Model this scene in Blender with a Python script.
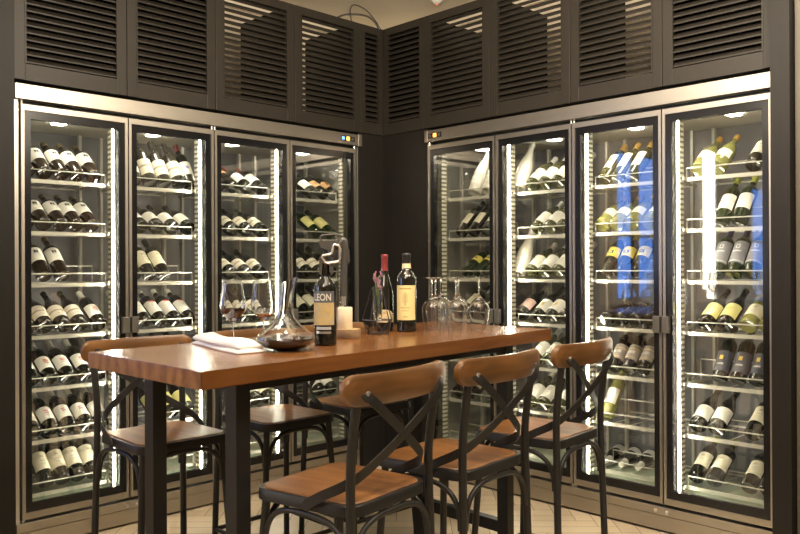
import bpy, bmesh, math, random
from mathutils import Vector, Matrix
random.seed(7)
SC = bpy.context.scene
COL = SC.collection
for o in list(bpy.data.objects): bpy.data.objects.remove(o)
PI = math.pi
R = math.radians

# ---------------------------------------------------------------- camera
cam_data = bpy.data.cameras.new('camera')
cam_data.sensor_fit = 'HORIZONTAL'; cam_data.sensor_width = 36.0
cam_data.lens = 36.0 * 791.96 / 800.0
cam_data.clip_start = 0.05; cam_data.clip_end = 60
cam = bpy.data.objects.new('camera', cam_data); COL.objects.link(cam)
cam.matrix_world = (Matrix.Translation((0, 0, 1.27)) @ Matrix.Rotation(R(45.3945 - 90), 4, 'Z')
                    @ Matrix.Rotation(R(90.067), 4, 'X') @ Matrix.Rotation(R(-0.267), 4, 'Z'))
SC.camera = cam

# ---------------------------------------------------------------- world, light, exposure
world = bpy.data.worlds.new('world'); SC.world = world; world.use_nodes = True
world.node_tree.nodes['Background'].inputs[0].default_value = (1.0, 0.90, 0.74, 1)
world.node_tree.nodes['Background'].inputs[1].default_value = 0.10
vs = SC.view_settings
SC.display_settings.display_device = 'sRGB'
vs.view_transform = 'Standard'; vs.look = 'None'; vs.gamma = 1.0; vs.use_curve_mapping = False
vs.exposure = 1.0
cy = SC.cycles
cy.use_denoising = True
cy.max_bounces = 28; cy.diffuse_bounces = 4; cy.glossy_bounces = 5
cy.transmission_bounces = 26; cy.transparent_max_bounces = 24
cy.sample_clamp_indirect = 6.0
cy.caustics_reflective = False; cy.caustics_refractive = True
cy.use_light_tree = True

def area(name, loc, size, power, color, target=None, size_y=None, spread=180):
    l = bpy.data.lights.new(name, 'AREA'); l.energy = power; l.color = color
    l.size = size; l.spread = R(spread)
    if size_y: l.shape = 'RECTANGLE'; l.size_y = size_y
    o = bpy.data.objects.new(name, l); COL.objects.link(o); o.location = loc
    if target is not None:
        o.rotation_euler = (Vector(target) - Vector(loc)).to_track_quat('-Z', 'Y').to_euler()
    return o
WARM = (1.0, 0.86, 0.68)
area('ceiling_softlight', (0.9, 0.9, 2.98), 1.6, 23, WARM)
area('table_downlight', (1.7, 2.3, 2.95), 0.25, 9, WARM, (1.7, 2.3, 0))
area('front_downlight', (2.45, 0.65, 2.95), 0.25, 30, WARM, (3.1, 0.9, 1.6))
area('rear_downlight', (-0.4, 0.8, 2.95), 0.6, 15, WARM, (1.2, 2.0, 0.9))
area('added_ceiling_fill', (1.7, 1.6, 2.55), 0.8, 30, WARM, (3.2, 3.1, 3.2))  # unseen fill light, added facing up to brighten the ceiling

# ---------------------------------------------------------------- materials
def sock(nt, v):
    return v
class NT:
    def __init__(s, name):
        s.m = bpy.data.materials.new(name); s.m.use_nodes = True
        s.t = s.m.node_tree; s.n = s.t.nodes; s.b = s.n['Principled BSDF']; s.out = s.n['Material Output']
    def node(s, typ, **kw):
        n = s.n.new(typ)
        for k, v in kw.items(): setattr(n, k, v)
        return n
    def link(s, a, b): s.t.links.new(a, b)
    def math(s, op, a, b=None):
        n = s.n.new('ShaderNodeMath'); n.operation = op
        for i, v in enumerate((a, b)):
            if v is None: continue
            if isinstance(v, (int, float)): n.inputs[i].default_value = v
            else: s.link(v, n.inputs[i])
        return n.outputs[0]
    def mix(s, f, a, b):
        n = s.n.new('ShaderNodeMix'); n.data_type = 'RGBA'
        for i, v in ((0, f), (6, a), (7, b)):
            if isinstance(v, (int, float)): n.inputs[i].default_value = v
            elif isinstance(v, tuple): n.inputs[i].default_value = (*v[:3], 1)
            else: s.link(v, n.inputs[i])
        return n.outputs[2]
def basic(name, col, rough=0.5, metal=0.0, noise=0.0, nscale=20.0, coat=0.0, bump=0.0, spec=None, stretch=(1, 1, 1)):
    k = NT(name); b = k.b
    b.inputs['Base Color'].default_value = (*col, 1); b.inputs['Roughness'].default_value = rough
    b.inputs['Metallic'].default_value = metal; b.inputs['Coat Weight'].default_value = coat
    if spec is not None: b.inputs['Specular IOR Level'].default_value = spec
    if noise or bump:
        tc = k.node('ShaderNodeTexCoord'); mp = k.node('ShaderNodeMapping'); mp.inputs['Scale'].default_value = stretch
        k.link(tc.outputs['Object'], mp.inputs[0])
        n = k.node('ShaderNodeTexNoise'); n.inputs['Scale'].default_value = nscale; n.inputs['Detail'].default_value = 5
        k.link(mp.outputs[0], n.inputs['Vector'])
        if noise:
            lo = tuple(c * (1 - noise) for c in col); hi = tuple(min(1, c * (1 + noise)) for c in col)
            k.link(k.mix(n.outputs[0], lo, hi), b.inputs['Base Color'])
        if bump:
            bp = k.node('ShaderNodeBump'); bp.inputs['Strength'].default_value = bump; bp.inputs['Distance'].default_value = 0.002
            k.link(n.outputs[0], bp.inputs['Height']); k.link(bp.outputs[0], b.inputs['Normal'])
    return k.m
def emis(name, col, strength):
    k = NT(name); k.b.inputs['Base Color'].default_value = (0, 0, 0, 1)
    k.b.inputs['Emission Color'].default_value = (*col, 1); k.b.inputs['Emission Strength'].default_value = strength
    return k.m
def wood(name, c0, c1, rough, scale=2.0, stretch=(0.12, 1, 1), coat=0.3, rings=False):
    k = NT(name); tc = k.node('ShaderNodeTexCoord'); mp = k.node('ShaderNodeMapping')
    mp.inputs['Scale'].default_value = stretch; k.link(tc.outputs['Object'], mp.inputs[0])
    n = k.node('ShaderNodeTexNoise'); n.inputs['Scale'].default_value = scale * 9; n.inputs['Detail'].default_value = 8
    n.inputs['Distortion'].default_value = 0.6
    k.link(mp.outputs[0], n.inputs['Vector'])
    w = k.node('ShaderNodeTexWave'); w.bands_direction = 'Y'; w.inputs['Scale'].default_value = scale * 2.2
    w.inputs['Distortion'].default_value = 7; w.inputs['Detail'].default_value = 3; w.inputs['Detail Scale'].default_value = 1.2
    k.link(mp.outputs[0], w.inputs['Vector'])
    s = k.math('ADD', k.math('MULTIPLY', n.outputs[0], 0.75), k.math('MULTIPLY', w.outputs[1], 0.25))
    r = k.node('ShaderNodeValToRGB'); r.color_ramp.elements[0].position = 0.25; r.color_ramp.elements[1].position = 0.75
    r.color_ramp.elements[0].color = (*c0, 1); r.color_ramp.elements[1].color = (*c1, 1)
    k.link(s, r.inputs[0]); k.link(r.outputs[0], k.b.inputs['Base Color'])
    k.b.inputs['Roughness'].default_value = rough; k.b.inputs['Coat Weight'].default_value = coat
    k.b.inputs['Coat Roughness'].default_value = 0.22
    return k.m
def thin_glass(name, tint=(1, 1, 1), ior=1.5, rough=0.0, gain=1.0):
    k = NT(name); k.n.remove(k.b)
    fr = k.node('ShaderNodeFresnel'); ge = k.node('ShaderNodeNewGeometry')
    k.link(k.math('ADD', k.math('MULTIPLY', ge.outputs['Backfacing'], 1.0 / ior - ior), ior), fr.inputs[0])
    tr = k.node('ShaderNodeBsdfTransparent'); tr.inputs[0].default_value = (*tint, 1)
    gl = k.node('ShaderNodeBsdfGlossy'); gl.inputs['Roughness'].default_value = rough
    mx = k.node('ShaderNodeMixShader'); k.link(k.math('MULTIPLY', fr.outputs[0], gain), mx.inputs[0])
    k.link(tr.outputs[0], mx.inputs[1]); k.link(gl.outputs[0], mx.inputs[2]); k.link(mx.outputs[0], k.out.inputs[0])
    return k.m
def real_glass(name, col=(1, 1, 1), ior=1.45, rough=0.0):
    k = NT(name); b = k.b
    b.inputs['Base Color'].default_value = (*col, 1); b.inputs['Transmission Weight'].default_value = 1
    b.inputs['Roughness'].default_value = rough; b.inputs['IOR'].default_value = ior
    # light passes for shadows and diffuse bounces as through thin clear glass
    return k.m

M = {}
M['panel'] = basic('dark_stained_panel', (0.014, 0.0125, 0.011), 0.5, spec=0.22, noise=0.25, nscale=6, stretch=(6, 6, 0.6), bump=0.1)
M['louvre'] = basic('dark_louvre_paint', (0.025, 0.0215, 0.017), 0.45, spec=0.28, noise=0.15, nscale=8)
M['void'] = basic('cabinet_inside', (0.006, 0.006, 0.006), 0.8)
M['steel'] = basic('brushed_steel', (0.43, 0.40, 0.35), 0.40, metal=1.0, noise=0.08, nscale=12, stretch=(1, 1, 40))
M['steel_in'] = basic('interior_steel', (0.62, 0.60, 0.54), 0.32, metal=0.85)
M['liner'] = basic('grey_liner', (0.19, 0.19, 0.205), 0.5, noise=0.15, nscale=3)
M['gasket'] = basic('black_gasket', (0.006, 0.006, 0.007), 0.22)
M['door_glass'] = thin_glass('door_glass', (0.97, 0.98, 0.96), 1.62, rough=0.025, gain=1.35)
M['handle'] = basic('grey_handle', (0.22, 0.21, 0.19), 0.4, metal=0.8)
M['wire'] = basic('shelf_wire', (0.56, 0.545, 0.48), 0.35, metal=0.35)
M['led'] = emis('led_strip', (1.0, 0.92, 0.74), 72.0)
M['metal'] = basic('gunmetal_tube', (0.020, 0.019, 0.018), 0.42, metal=0.2, spec=0.35, noise=0.1, nscale=30)
M['tmetal'] = basic('dark_table_steel', (0.015, 0.0145, 0.014), 0.45, metal=0.1, spec=0.3)
M['table'] = wood('cherry_top', (0.115, 0.041, 0.010), (0.27, 0.108, 0.028), 0.27, 2.0, (0.10, 1, 1), 0.4)
M['seat'] = wood('seat_ply', (0.085, 0.033, 0.008), (0.27, 0.114, 0.027), 0.48, 2.0, (1, 0.12, 1), 0.08)
M['rail'] = wood('rail_wood', (0.075, 0.032, 0.008), (0.20, 0.088, 0.024), 0.38, 2.5, (0.12, 1, 1), 0.15)
M['cream'] = basic('cream_plaster', (0.76, 0.69, 0.56), 0.8, noise=0.03, nscale=3)
M['beige'] = basic('beige_wall', (0.50, 0.40, 0.29), 0.7)
M['white_plastic'] = basic('white_plastic', (0.8, 0.78, 0.72), 0.4)
M['cable'] = basic('grey_cable', (0.05, 0.045, 0.05), 0.5)
M['linen'] = basic('white_linen', (0.86, 0.85, 0.82), 0.85, bump=0.25, nscale=120)
M['wax'] = basic('cream_wax', (0.86, 0.76, 0.56), 0.45); M['wax'].node_tree.nodes['Principled BSDF'].inputs['Subsurface Weight'].default_value = 0.3
M['bark'] = basic('bark', (0.27, 0.18, 0.10), 0.85, noise=0.4, nscale=60, bump=0.8)
M['slice'] = basic('cut_wood', (0.55, 0.38, 0.20), 0.6, noise=0.2, nscale=40)
M['clear'] = real_glass('clear_crystal')
M['wine'] = basic('red_wine', (0.018, 0.001, 0.002), 0.05, coat=0.5)
M['silver'] = basic('silver_metal', (0.72, 0.71, 0.68), 0.25, metal=0.8)
M['opener'] = basic('opener_grey', (0.11, 0.106, 0.10), 0.35, metal=0.4)
M['black'] = basic('matte_black', (0.012, 0.012, 0.012), 0.5)
M['pink'] = basic('pink_petal', (0.42, 0.16, 0.26), 0.7)
M['stem'] = basic('green_stem', (0.14, 0.20, 0.07), 0.7)
M['water'] = real_glass('vase_glass', (0.93, 0.95, 0.92))
M['orange_dot'] = emis('amber_display', (1.0, 0.42, 0.05), 3.0)
M['blue_dot'] = emis('blue_display', (0.12, 0.3, 1.0), 2.0)
M['red_dot'] = emis('red_dot', (1, 0.1, 0.03), 1.2)
M['bottle_dark'] = basic('dark_bottle_glass', (0.008, 0.008, 0.006), 0.07, coat=0.6)
M['bottle_green'] = basic('green_bottle_glass', (0.010, 0.022, 0.007), 0.07, coat=0.6)
M['bottle_olive'] = basic('olive_bottle_glass', (0.045, 0.046, 0.014), 0.08, coat=0.6)
M['bottle_yellow'] = basic('pale_wine_bottle', (0.20, 0.20, 0.055), 0.06, coat=0.7)
M['bottle_white'] = basic('white_bottle', (0.80, 0.78, 0.70), 0.18, coat=0.4)
M['bottle_brown'] = basic('brown_bottle_glass', (0.020, 0.012, 0.008), 0.07, coat=0.6)
def capm(name, c, rough=0.35, metal=0.1): M['cap_' + name] = basic('foil_' + name, c, rough, metal=metal)
for n_, c_ in dict(black=(0.02, 0.02, 0.02), white=(0.78, 0.76, 0.70), red=(0.20, 0.03, 0.03), gold=(0.50, 0.30, 0.07), yellow=(0.62, 0.47, 0.08),
                   orange=(0.55, 0.17, 0.05), lime=(0.36, 0.40, 0.08), navy=(0.03, 0.03, 0.10), purple=(0.05, 0.03, 0.14), darkgold=(0.13, 0.10, 0.06)).items():
    capm(n_, c_)
def labelm(name, base, rects=(), rough=0.6):
    k = NT('label_' + name); tc = k.node('ShaderNodeTexCoord'); sp = k.node('ShaderNodeSeparateXYZ')
    k.link(tc.outputs['UV'], sp.inputs[0]); u, v = sp.outputs[0], sp.outputs[1]
    c = base
    for (u0, u1, v0, v1, rc) in rects:
        a = k.math('MULTIPLY', k.math('GREATER_THAN', u, u0), k.math('LESS_THAN', u, u1))
        b = k.math('MULTIPLY', k.math('GREATER_THAN', v, v0), k.math('LESS_THAN', v, v1))
        c = k.mix(k.math('MULTIPLY', a, b), c, rc)
    if isinstance(c, tuple): k.b.inputs['Base Color'].default_value = (*c, 1)
    else: k.link(c, k.b.inputs['Base Color'])
    k.b.inputs['Roughness'].default_value = rough
    return k.m
W = (0.80, 0.79, 0.74); CR = (0.74, 0.70, 0.55); K = (0.03, 0.03, 0.03); RD = (0.50, 0.06, 0.03); GY = (0.42, 0.40, 0.37)
LB = {
 'square': labelm('square', W, [(0.39, 0.49, 0.58, 0.80, K), (0.51, 0.61, 0.58, 0.80, K), (0.40, 0.60, 0.50, 0.53, GY)]),
 'band': labelm('band', (0.76, 0.72, 0.62), [(0, 1, 0.46, 0.60, (0.40, 0.33, 0.25)), (0.40, 0.60, 0.22, 0.26, GY)]),
 'cream': labelm('cream', CR, [(0.42, 0.58, 0.68, 0.80, (0.5, 0.44, 0.3)), (0.36, 0.64, 0.46, 0.50, GY), (0.38, 0.62, 0.30, 0.33, GY)]),
 'redprint': labelm('redprint', W, [(0.40, 0.44, 0.5, 0.75, RD), (0.46, 0.50, 0.5, 0.75, RD), (0.52, 0.56, 0.5, 0.75, RD), (0.58, 0.62, 0.5, 0.75, RD), (0.40, 0.62, 0.38, 0.44, RD)]),
 'magenta': labelm('magenta', W, [(0.40, 0.60, 0.64, 0.72, (0.45, 0.04, 0.16)), (0.42, 0.50, 0.46, 0.58, (0.45, 0.04, 0.16)), (0.52, 0.60, 0.46, 0.58, (0.45, 0.04, 0.16)), (0.40, 0.60, 0.32, 0.36, GY)]),
 'redtop': labelm('redtop', W, [(0.36, 0.64, 0.90, 1.0, (0.6, 0.05, 0.04)), (0.38, 0.62, 0.55, 0.59, GY)]),
 'plain': labelm('plain', W, [(0.40, 0.60, 0.60, 0.64, GY), (0.44, 0.56, 0.40, 0.43, GY)]),
 'violet': labelm('violet', W, [(0.40, 0.60, 0.45, 0.65, (0.38, 0.34, 0.55))]),
 'orange': labelm('orange', (0.55, 0.32, 0.14), [(0.38, 0.62, 0.4, 0.6, (0.25, 0.10, 0.05))]),
 'green': labelm('green', W, [(0.40, 0.60, 0.50, 0.72, (0.30, 0.42, 0.10)), (0.42, 0.58, 0.22, 0.26, GY)]),
 'gold': labelm('gold', W, [(0.40, 0.60, 0.35, 0.65, (0.62, 0.48, 0.20))]),
 'lemon': labelm('lemon', (0.74, 0.62, 0.12), [(0.34, 0.66, 0.30, 0.62, (0.02, 0.03, 0.06)), (0.42, 0.58, 0.40, 0.54, (0.7, 0.6, 0.2))]),
 'lime': labelm('lime', (0.70, 0.66, 0.28), [(0.36, 0.64, 0.60, 0.64, (0.45, 0.38, 0.10)), (0.40, 0.60, 0.44, 0.47, (0.45, 0.38, 0.10))]),
 'grey': labelm('grey', (0.22, 0.22, 0.25), [(0.40, 0.60, 0.66, 0.84, (0.6, 0.6, 0.6)), (0.45, 0.55, 0.70, 0.80, (0.15, 0.15, 0.2)), (0.30, 0.70, 0.50, 0.56, (0.6, 0.6, 0.6)), (0.0, 1.0, 0.06, 0.10, (0.5, 0.5, 0.5))]),
 'blackgold': labelm('blackgold', (0.06, 0.06, 0.08), [(0.42, 0.58, 0.56, 0.76, (0.65, 0.42, 0.06)), (0.34, 0.66, 0.30, 0.38, GY)]),
 'bronze': labelm('bronze', (0.24, 0.21, 0.19), [(0, 1, 0.70, 0.76, (0.5, 0.35, 0.15)), (0.30, 0.70, 0.40, 0.58, (0.45, 0.42, 0.38)), (0, 1, 0.12, 0.17, (0.5, 0.35, 0.15))]),
 'pinkish': labelm('pinkish', (0.74, 0.50, 0.46), [(0.4, 0.6, 0.5, 0.6, W)]),
}

# ---------------------------------------------------------------- mesh helpers
def obj(name, bm, mat, parent=None, smooth=False, loc=None):
    me = bpy.data.meshes.new(name); bmesh.ops.recalc_face_normals(bm, faces=bm.faces[:])
    if smooth:
        for f_ in bm.faces: f_.smooth = True
        if smooth != 'all':
            for e in bm.edges:
                if len(e.link_faces) == 2 and e.calc_face_angle(0) > R(38): e.smooth = False
    bm.to_mesh(me); bm.free()
    me.materials.append(mat)
    o = bpy.data.objects.new(name, me); COL.objects.link(o)
    if parent is not None: o.parent = parent
    if loc is not None: o.location = loc
    return o
def thing(name, label, cat, loc=(0, 0, 0), rz=0, group=None):
    o = bpy.data.objects.new(name, None); COL.objects.link(o); o.location = loc; o.rotation_euler = (0, 0, rz)
    o.empty_display_size = 0.1
    o['label'] = label; o['category'] = cat
    if group: o['group'] = group
    return o
def tag(o, label, cat, group=None):
    o['label'] = label; o['category'] = cat
    if group: o['group'] = group
    return o
def struct(name, bm, mat, smooth=False):
    o = obj(name, bm, mat, None, smooth); o['kind'] = 'structure'; return o
def box(bm, x0, x1, y0, y1, z0, z1, bev=0.0, mtx=None):
    r = bmesh.ops.create_cube(bm, size=1.0)
    vs_ = r['verts']
    m = Matrix.Translation(((x0 + x1) / 2, (y0 + y1) / 2, (z0 + z1) / 2)) @ Matrix.Diagonal((abs(x1 - x0), abs(y1 - y0), abs(z1 - z0), 1))
    bmesh.ops.transform(bm, matrix=m, verts=vs_)
    if bev > 0:
        es = list({e for v in vs_ for e in v.link_edges})
        r2 = bmesh.ops.bevel(bm, geom=es, offset=bev, segments=2, affect='EDGES', profile=0.5)
        vs_ = list({v for f_ in r2['faces'] for v in f_.verts} | {v for v in vs_ if v.is_valid})
    if mtx is not None: bmesh.ops.transform(bm, matrix=mtx, verts=vs_)
    return bm
def nb(): return bmesh.new()
def bx(*a, **k): return box(nb(), *a, **k)
def tube(bm, pts, r, seg=8, closed=False, cap=True):
    pts = [Vector(p) for p in pts]; n = len(pts); rings = []
    rr = r if isinstance(r, (list, tuple)) else [r] * n
    up = None
    for i, p in enumerate(pts):
        if closed: t = (pts[(i + 1) % n] - pts[i - 1])
        else: t = pts[min(i + 1, n - 1)] - pts[max(i - 1, 0)]
        t.normalize()
        if up is None:
            up = Vector((0, 0, 1)) if abs(t.z) < 0.9 else Vector((1, 0, 0))
        a = t.cross(up)
        if a.length < 1e-4: a = t.cross(Vector((1, 0.3, 0)))
        a.normalize(); b = a.cross(t).normalized(); up = b
        rings.append([bm.verts.new(p + (a * math.cos(2 * PI * j / seg) + b * math.sin(2 * PI * j / seg)) * rr[i]) for j in range(seg)])
    m = n if closed else n - 1
    for i in range(m):
        A, B = rings[i], rings[(i + 1) % n]
        for j in range(seg):
            try: bm.faces.new((A[j], A[(j + 1) % seg], B[(j + 1) % seg], B[j]))
            except ValueError: pass
    if cap and not closed:
        bm.faces.new(rings[0][::-1]); bm.faces.new(rings[-1])
    return bm
def smoothpath(ctrl, per=6):
    P = [Vector(p) for p in ctrl]; out = []
    for i in range(len(P) - 1):
        p0 = P[max(i - 1, 0)]; p1 = P[i]; p2 = P[i + 1]; p3 = P[min(i + 2, len(P) - 1)]
        for k in range(per):
            t = k / per
            out.append(0.5 * ((2 * p1) + (-p0 + p2) * t + (2 * p0 - 5 * p1 + 4 * p2 - p3) * t * t + (-p0 + 3 * p1 - 3 * p2 + p3) * t ** 3))
    out.append(P[-1]); return out
def lathe(bm, prof, seg=24, shear=None, capb=True, capt=True):
    rings = []
    for (r, z) in prof:
        if r < 1e-6: rings.append([bm.verts.new((0, 0, z))]); continue
        rings.append([bm.verts.new((r * math.cos(2 * PI * j / seg), r * math.sin(2 * PI * j / seg), z)) for j in range(seg)])
    for A, B in zip(rings, rings[1:]):
        for j in range(seg):
            k = (j + 1) % seg
            if len(A) == 1 and len(B) == 1: continue
            if len(A) == 1: bm.faces.new((A[0], B[k], B[j]))
            elif len(B) == 1: bm.faces.new((A[j], A[k], B[0]))
            else: bm.faces.new((A[j], A[k], B[k], B[j]))
    if capb and len(rings[0]) > 1: bm.faces.new(rings[0][::-1])
    if capt and len(rings[-1]) > 1: bm.faces.new(rings[-1])
    return bm
def cyl(bm, p0, p1, r, seg=12): return tube(bm, [p0, p1], r, seg)
def ring_frame(bm, u0, u1, v0, v1, wu, wv, d0, d1, axis):
    """rectangular frame: axis 'L' => u is x, v is z, depth is y ; 'R' => u is y, depth is x"""
    def b(ua, ub, va, vb):
        if axis == 'L': box(bm, ua, ub, d0, d1, va, vb)
        else: box(bm, d0, d1, ua, ub, va, vb)
    wt, wb = wv if isinstance(wv, tuple) else (wv, wv)
    b(u0, u0 + wu, v0, v1); b(u1 - wu, u1, v0, v1)
    b(u0 + wu, u1 - wu, v1 - wt, v1); b(u0 + wu, u1 - wu, v0, v0 + wb)
    return bm

# ---------------------------------------------------------------- room shell
XR, YL = 3.5385, 3.738          # fridge header fronts
WX, WY = 4.30, 4.50             # the walls behind the fridges
CZ = 3.09
# floor: oak herringbone
k = NT('oak_herringbone')
geo = k.node('ShaderNodeNewGeometry'); tc = k.node('ShaderNodeTexCoord')
nz = k.node('ShaderNodeTexNoise'); nz.inputs['Scale'].default_value = 14; nz.inputs['Detail'].default_value = 6
k.link(tc.outputs['Object'], nz.inputs['Vector'])
f1 = k.math('ADD', k.math('MULTIPLY', geo.outputs['Random Per Island'], 0.65), k.math('MULTIPLY', nz.outputs[0], 0.35))
k.link(k.mix(f1, (0.56, 0.45, 0.30), (0.78, 0.65, 0.46)), k.b.inputs['Base Color']); k.b.inputs['Roughness'].default_value = 0.45
M['oak'] = k.m
bm = nb(); ox, oy = 2.2, 2.4; PW, PLn = 0.09, 0.45
rotf = Matrix.Rotation(R(45), 4, 'Z')
def plank(x0, y0, x1, y1):
    g = 0.0012; vs_ = []
    for (x, y) in ((x0 + g, y0 + g), (x1 - g, y0 + g), (x1 - g, y1 - g), (x0 + g, y1 - g)):
        p = rotf @ Vector((x, y, 0)); vs_.append((p.x + ox, p.y + oy))
    if all(-3.2 < q[0] < 4.3 and -3.2 < q[1] < 4.5 for q in vs_):
        bm.faces.new([bm.verts.new((q[0], q[1], 0.0)) for q in vs_])
N = 5
for i in range(-70, 70):
    for j in range(-16, 16):
        # classic herringbone lattice: step (w,w) and (2L offset)
        bx0 = i * PW + j * PLn; by0 = i * PW - j * PLn
        plank(bx0, by0, bx0 + PLn, by0 + PW)
        plank(bx0 + PLn, by0 + PW - 0.0, bx0 + PLn + PW, by0 + PW + PLn) if False else plank(bx0 - PW, by0, bx0, by0 + PLn)
fl_ = struct('floor', bm, M['oak'])
struct('floor_base', bx(-3.4, 4.5, -3.4, 4.7, -0.08, -0.004), basic('floor_joint', (0.10, 0.07, 0.045), 0.8))
struct('ceiling', bx(-3.4, 4.5, -3.4, 4.7, CZ, CZ + 0.08), M['cream'])
bm = nb(); box(bm, -3.4, 4.5, WY, WY + 0.1, 0, CZ); struct('wall_left', bm, M['cream'])
struct('wall_right', bx(WX, WX + 0.1, -3.4, 4.5, 0, CZ), M['cream'])
struct('wall_rear', bx(-3.4, -3.3, -3.4, 4.5, 0, CZ), M['beige'])
struct('wall_near', bx(-3.4, 4.5, -3.4, -3.3, 0, CZ), M['beige'])
# beige wall beside the left fridge (holds the windows that show in the glass doors)
YF = 3.745
def wall_with_holes(x0, x1, z0, z1, holes, y0, y1):
    """boxes of a wall in the plane y0..y1 around rectangular holes (hx0, hx1, hz0, hz1)"""
    bm = nb(); xs = x0
    for (a, b, c, d) in sorted(holes):
        box(bm, xs, a, y0, y1, z0, z1); box(bm, a, b, y0, y1, z0, c); box(bm, a, b, y0, y1, d, z1); xs = b
    box(bm, xs, x1, y0, y1, z0, z1); return bm
holes = [(0.33, 0.63, 0.97, 2.33), (-0.09, 0.24, 0.97, 2.33), (-2.95, -2.46, 0.94, 2.20)]
bmw = wall_with_holes(-3.3, 0.95, 0, CZ, holes, YF, YF + 0.03)
struct('wall_front', bmw, M['beige'])
M['dusk'] = emis('dusk_blue_outside', (0.10, 0.25, 0.72), 4.2)
M['pane'] = thin_glass('window_pane', (0.95, 0.97, 1), 1.45)
for i, (a, b, c, d) in enumerate(holes):
    bm = nb(); ring_frame(bm, a, b, c, d, 0.012, 0.012, YF + 0.006, YF + 0.03, 'L'); box(bm, a, b, YF + 0.006, YF + 0.03, 1.55, 1.575)
    w_ = struct('window_%d' % (i + 1), bm, M['black'])
    g_ = obj('window_pane', bx(a + 0.012, b - 0.012, YF + 0.018, YF + 0.022, c + 0.012, d - 0.012), M['pane'], w_)
# bluish dusk seen outside the windows
sky = struct('trim_9', bx(-3.3, 0.95, YF + 0.10, YF + 0.13, 0.3, 2.9), M['dusk'])
struct('trim_1', bx(0.95, 1.264, YF - 0.005, 4.5, 0, CZ), M['panel'])        # pillar left of the left fridge
struct('trim_2', bx(3.47, 4.3, 1.205, 1.283, 0, CZ), M['panel'])            # pillar right of the right fridge
struct('trim_3', bx(3.52, 4.3, -3.3, 1.200, 0, CZ), basic('olive_panel', (0.10, 0.088, 0.066), 0.5, noise=0.2, nscale=5))
struct('trim_4', bx(3.338, 3.575, YL + 0.017, YL + 0.05, 0, 2.128), M['panel'])   # dark corner panels
struct('trim_5', bx(XR + 0.017, XR + 0.05, 3.362, 3.80, 0, 2.128), M['panel'])
# cove along the ceiling
struct('trim_6', bx(0.95, WX, WY - 0.05, WY, CZ - 0.10, CZ), M['cream'])
struct('trim_7', bx(WX - 0.05, WX, 1.2, WY, CZ - 0.10, CZ), M['cream'])

# tall lit tube by the windows (its reflection shows in the right fridge's last door)
t = thing('tube_lamp', 'tall bright white tube lamp on the wall beside the dusk windows', 'lamp', (-1.23, YF, 0.66))
obj('lamp_tube', bx(-0.115, 0.125, -0.04, -0.01, 0.02, 1.84, 0.01), emis('tube_light', (1.0, 0.93, 0.78), 11.0), t)
obj('lamp_bracket', bx(-0.135, 0.135, -0.012, 0.0, 0.0, 1.84), M['silver'], t)

# ---------------------------------------------------------------- louvred cabinets above
def louvre_cabinet(side, u0, u1, label, narrow=False, dark_back=False):
    """u runs along the wall (x on the left wall, y on the right wall)"""
    zb, zt = 2.130, 2.828
    d = YL + 0.017 if side == 'L' else XR + 0.017
    t = thing('louvered_cabinet', label, 'cabinet', (u0, d, zb) if side == 'L' else (d, u0, zb), 0, 'dark louvered cabinets above the wine coolers')
    w = u1 - u0; H = zt - zb; g = 0.0015
    def b(bm, a0, a1, e0, e1, c0, c1, bev=0):
        if side == 'L': box(bm, a0, a1, e0, e1, c0, c1, bev)
        else: box(bm, e0, e1, a0, a1, c0, c1, bev)
        return bm
    st = 0.052 if not narrow else 0.036
    bm = nb()
    b(bm, g, 0.012, 0.03, 0.55, 0, H); b(bm, w - 0.012, w - g, 0.03, 0.55, 0, H); b(bm, 0.012, w - 0.012, 0.03, 0.55, 0, 0.012)
    if dark_back: b(bm, 0.012, w - 0.012, 0.53, 0.55, 0.012, H); b(bm, 0.012, w - 0.012, 0.03, 0.53, H - 0.012, H)  # black back and top, added to block light behind these slats
    obj('carcass', bm, M['void'], t)
    bm = nb()
    b(bm, g, st, 0, 0.026, 0.002, H - 0.002, 0.002); b(bm, w - st, w - g, 0, 0.026, 0.002, H - 0.002, 0.002)
    b(bm, st, w - st, 0.001, 0.025, 0.002, 0.078); b(bm, st, w - st, 0.001, 0.025, H - 0.050, H - 0.002)
    fr = obj('door_frame', bm, M['louvre'], t)
    # thin bead around the louvres
    for q in (st, w - st):
        obj('bead', b(nb(), q - 0.0035, q + 0.0035, -0.003, 0.02, 0.078, H - 0.05), M['louvre'], fr)
    bm = nb(); z = 0.086; n = 0
    while z < H - 0.055:
        ang = R(38)
        dy, dz = 0.040 * math.cos(ang), 0.040 * math.sin(ang)
        s0 = [(0.0 + 0.002, z - 0.003), (0.0 + 0.002, z + 0.004), (dy, z + dz + 0.004), (dy, z + dz - 0.003)]
        vs0 = []; 
        for a in (st + 0.004, w - st - 0.004):
            vs0.append([bm.verts.new((a, p, q) if side == 'L' else (p, a, q)) for p, q in s0])
        A, B = vs0
        for j in range(4): bm.faces.new((A[j], A[(j + 1) % 4], B[(j + 1) % 4], B[j]))
        bm.faces.new(A[::-1]); bm.faces.new(B)
        z += 0.0335
    obj('louvre_panel', bm, M['louvre'], t)
    return t
names = ['leftmost', 'second', 'third', 'fourth', 'fifth, narrow']
uL = [1.267, 1.803, 2.307, 2.839, 3.358, 3.552]
for i in range(5):
    louvre_cabinet('L', uL[i], uL[i + 1], ['leftmost dark louvered cabinet door above the left cooler', 'second louvered cabinet from the left, above the left cooler',
        'third louvered cabinet from the left, above the left cooler', 'fourth louvered cabinet from the left, above the control display',
        'narrowest louvered cabinet, left of the inner room corner'][i], i == 4, i < 2 or i == 4)
uR = [3.752, 3.385, 2.863, 2.327, 1.813, 1.293]
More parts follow.
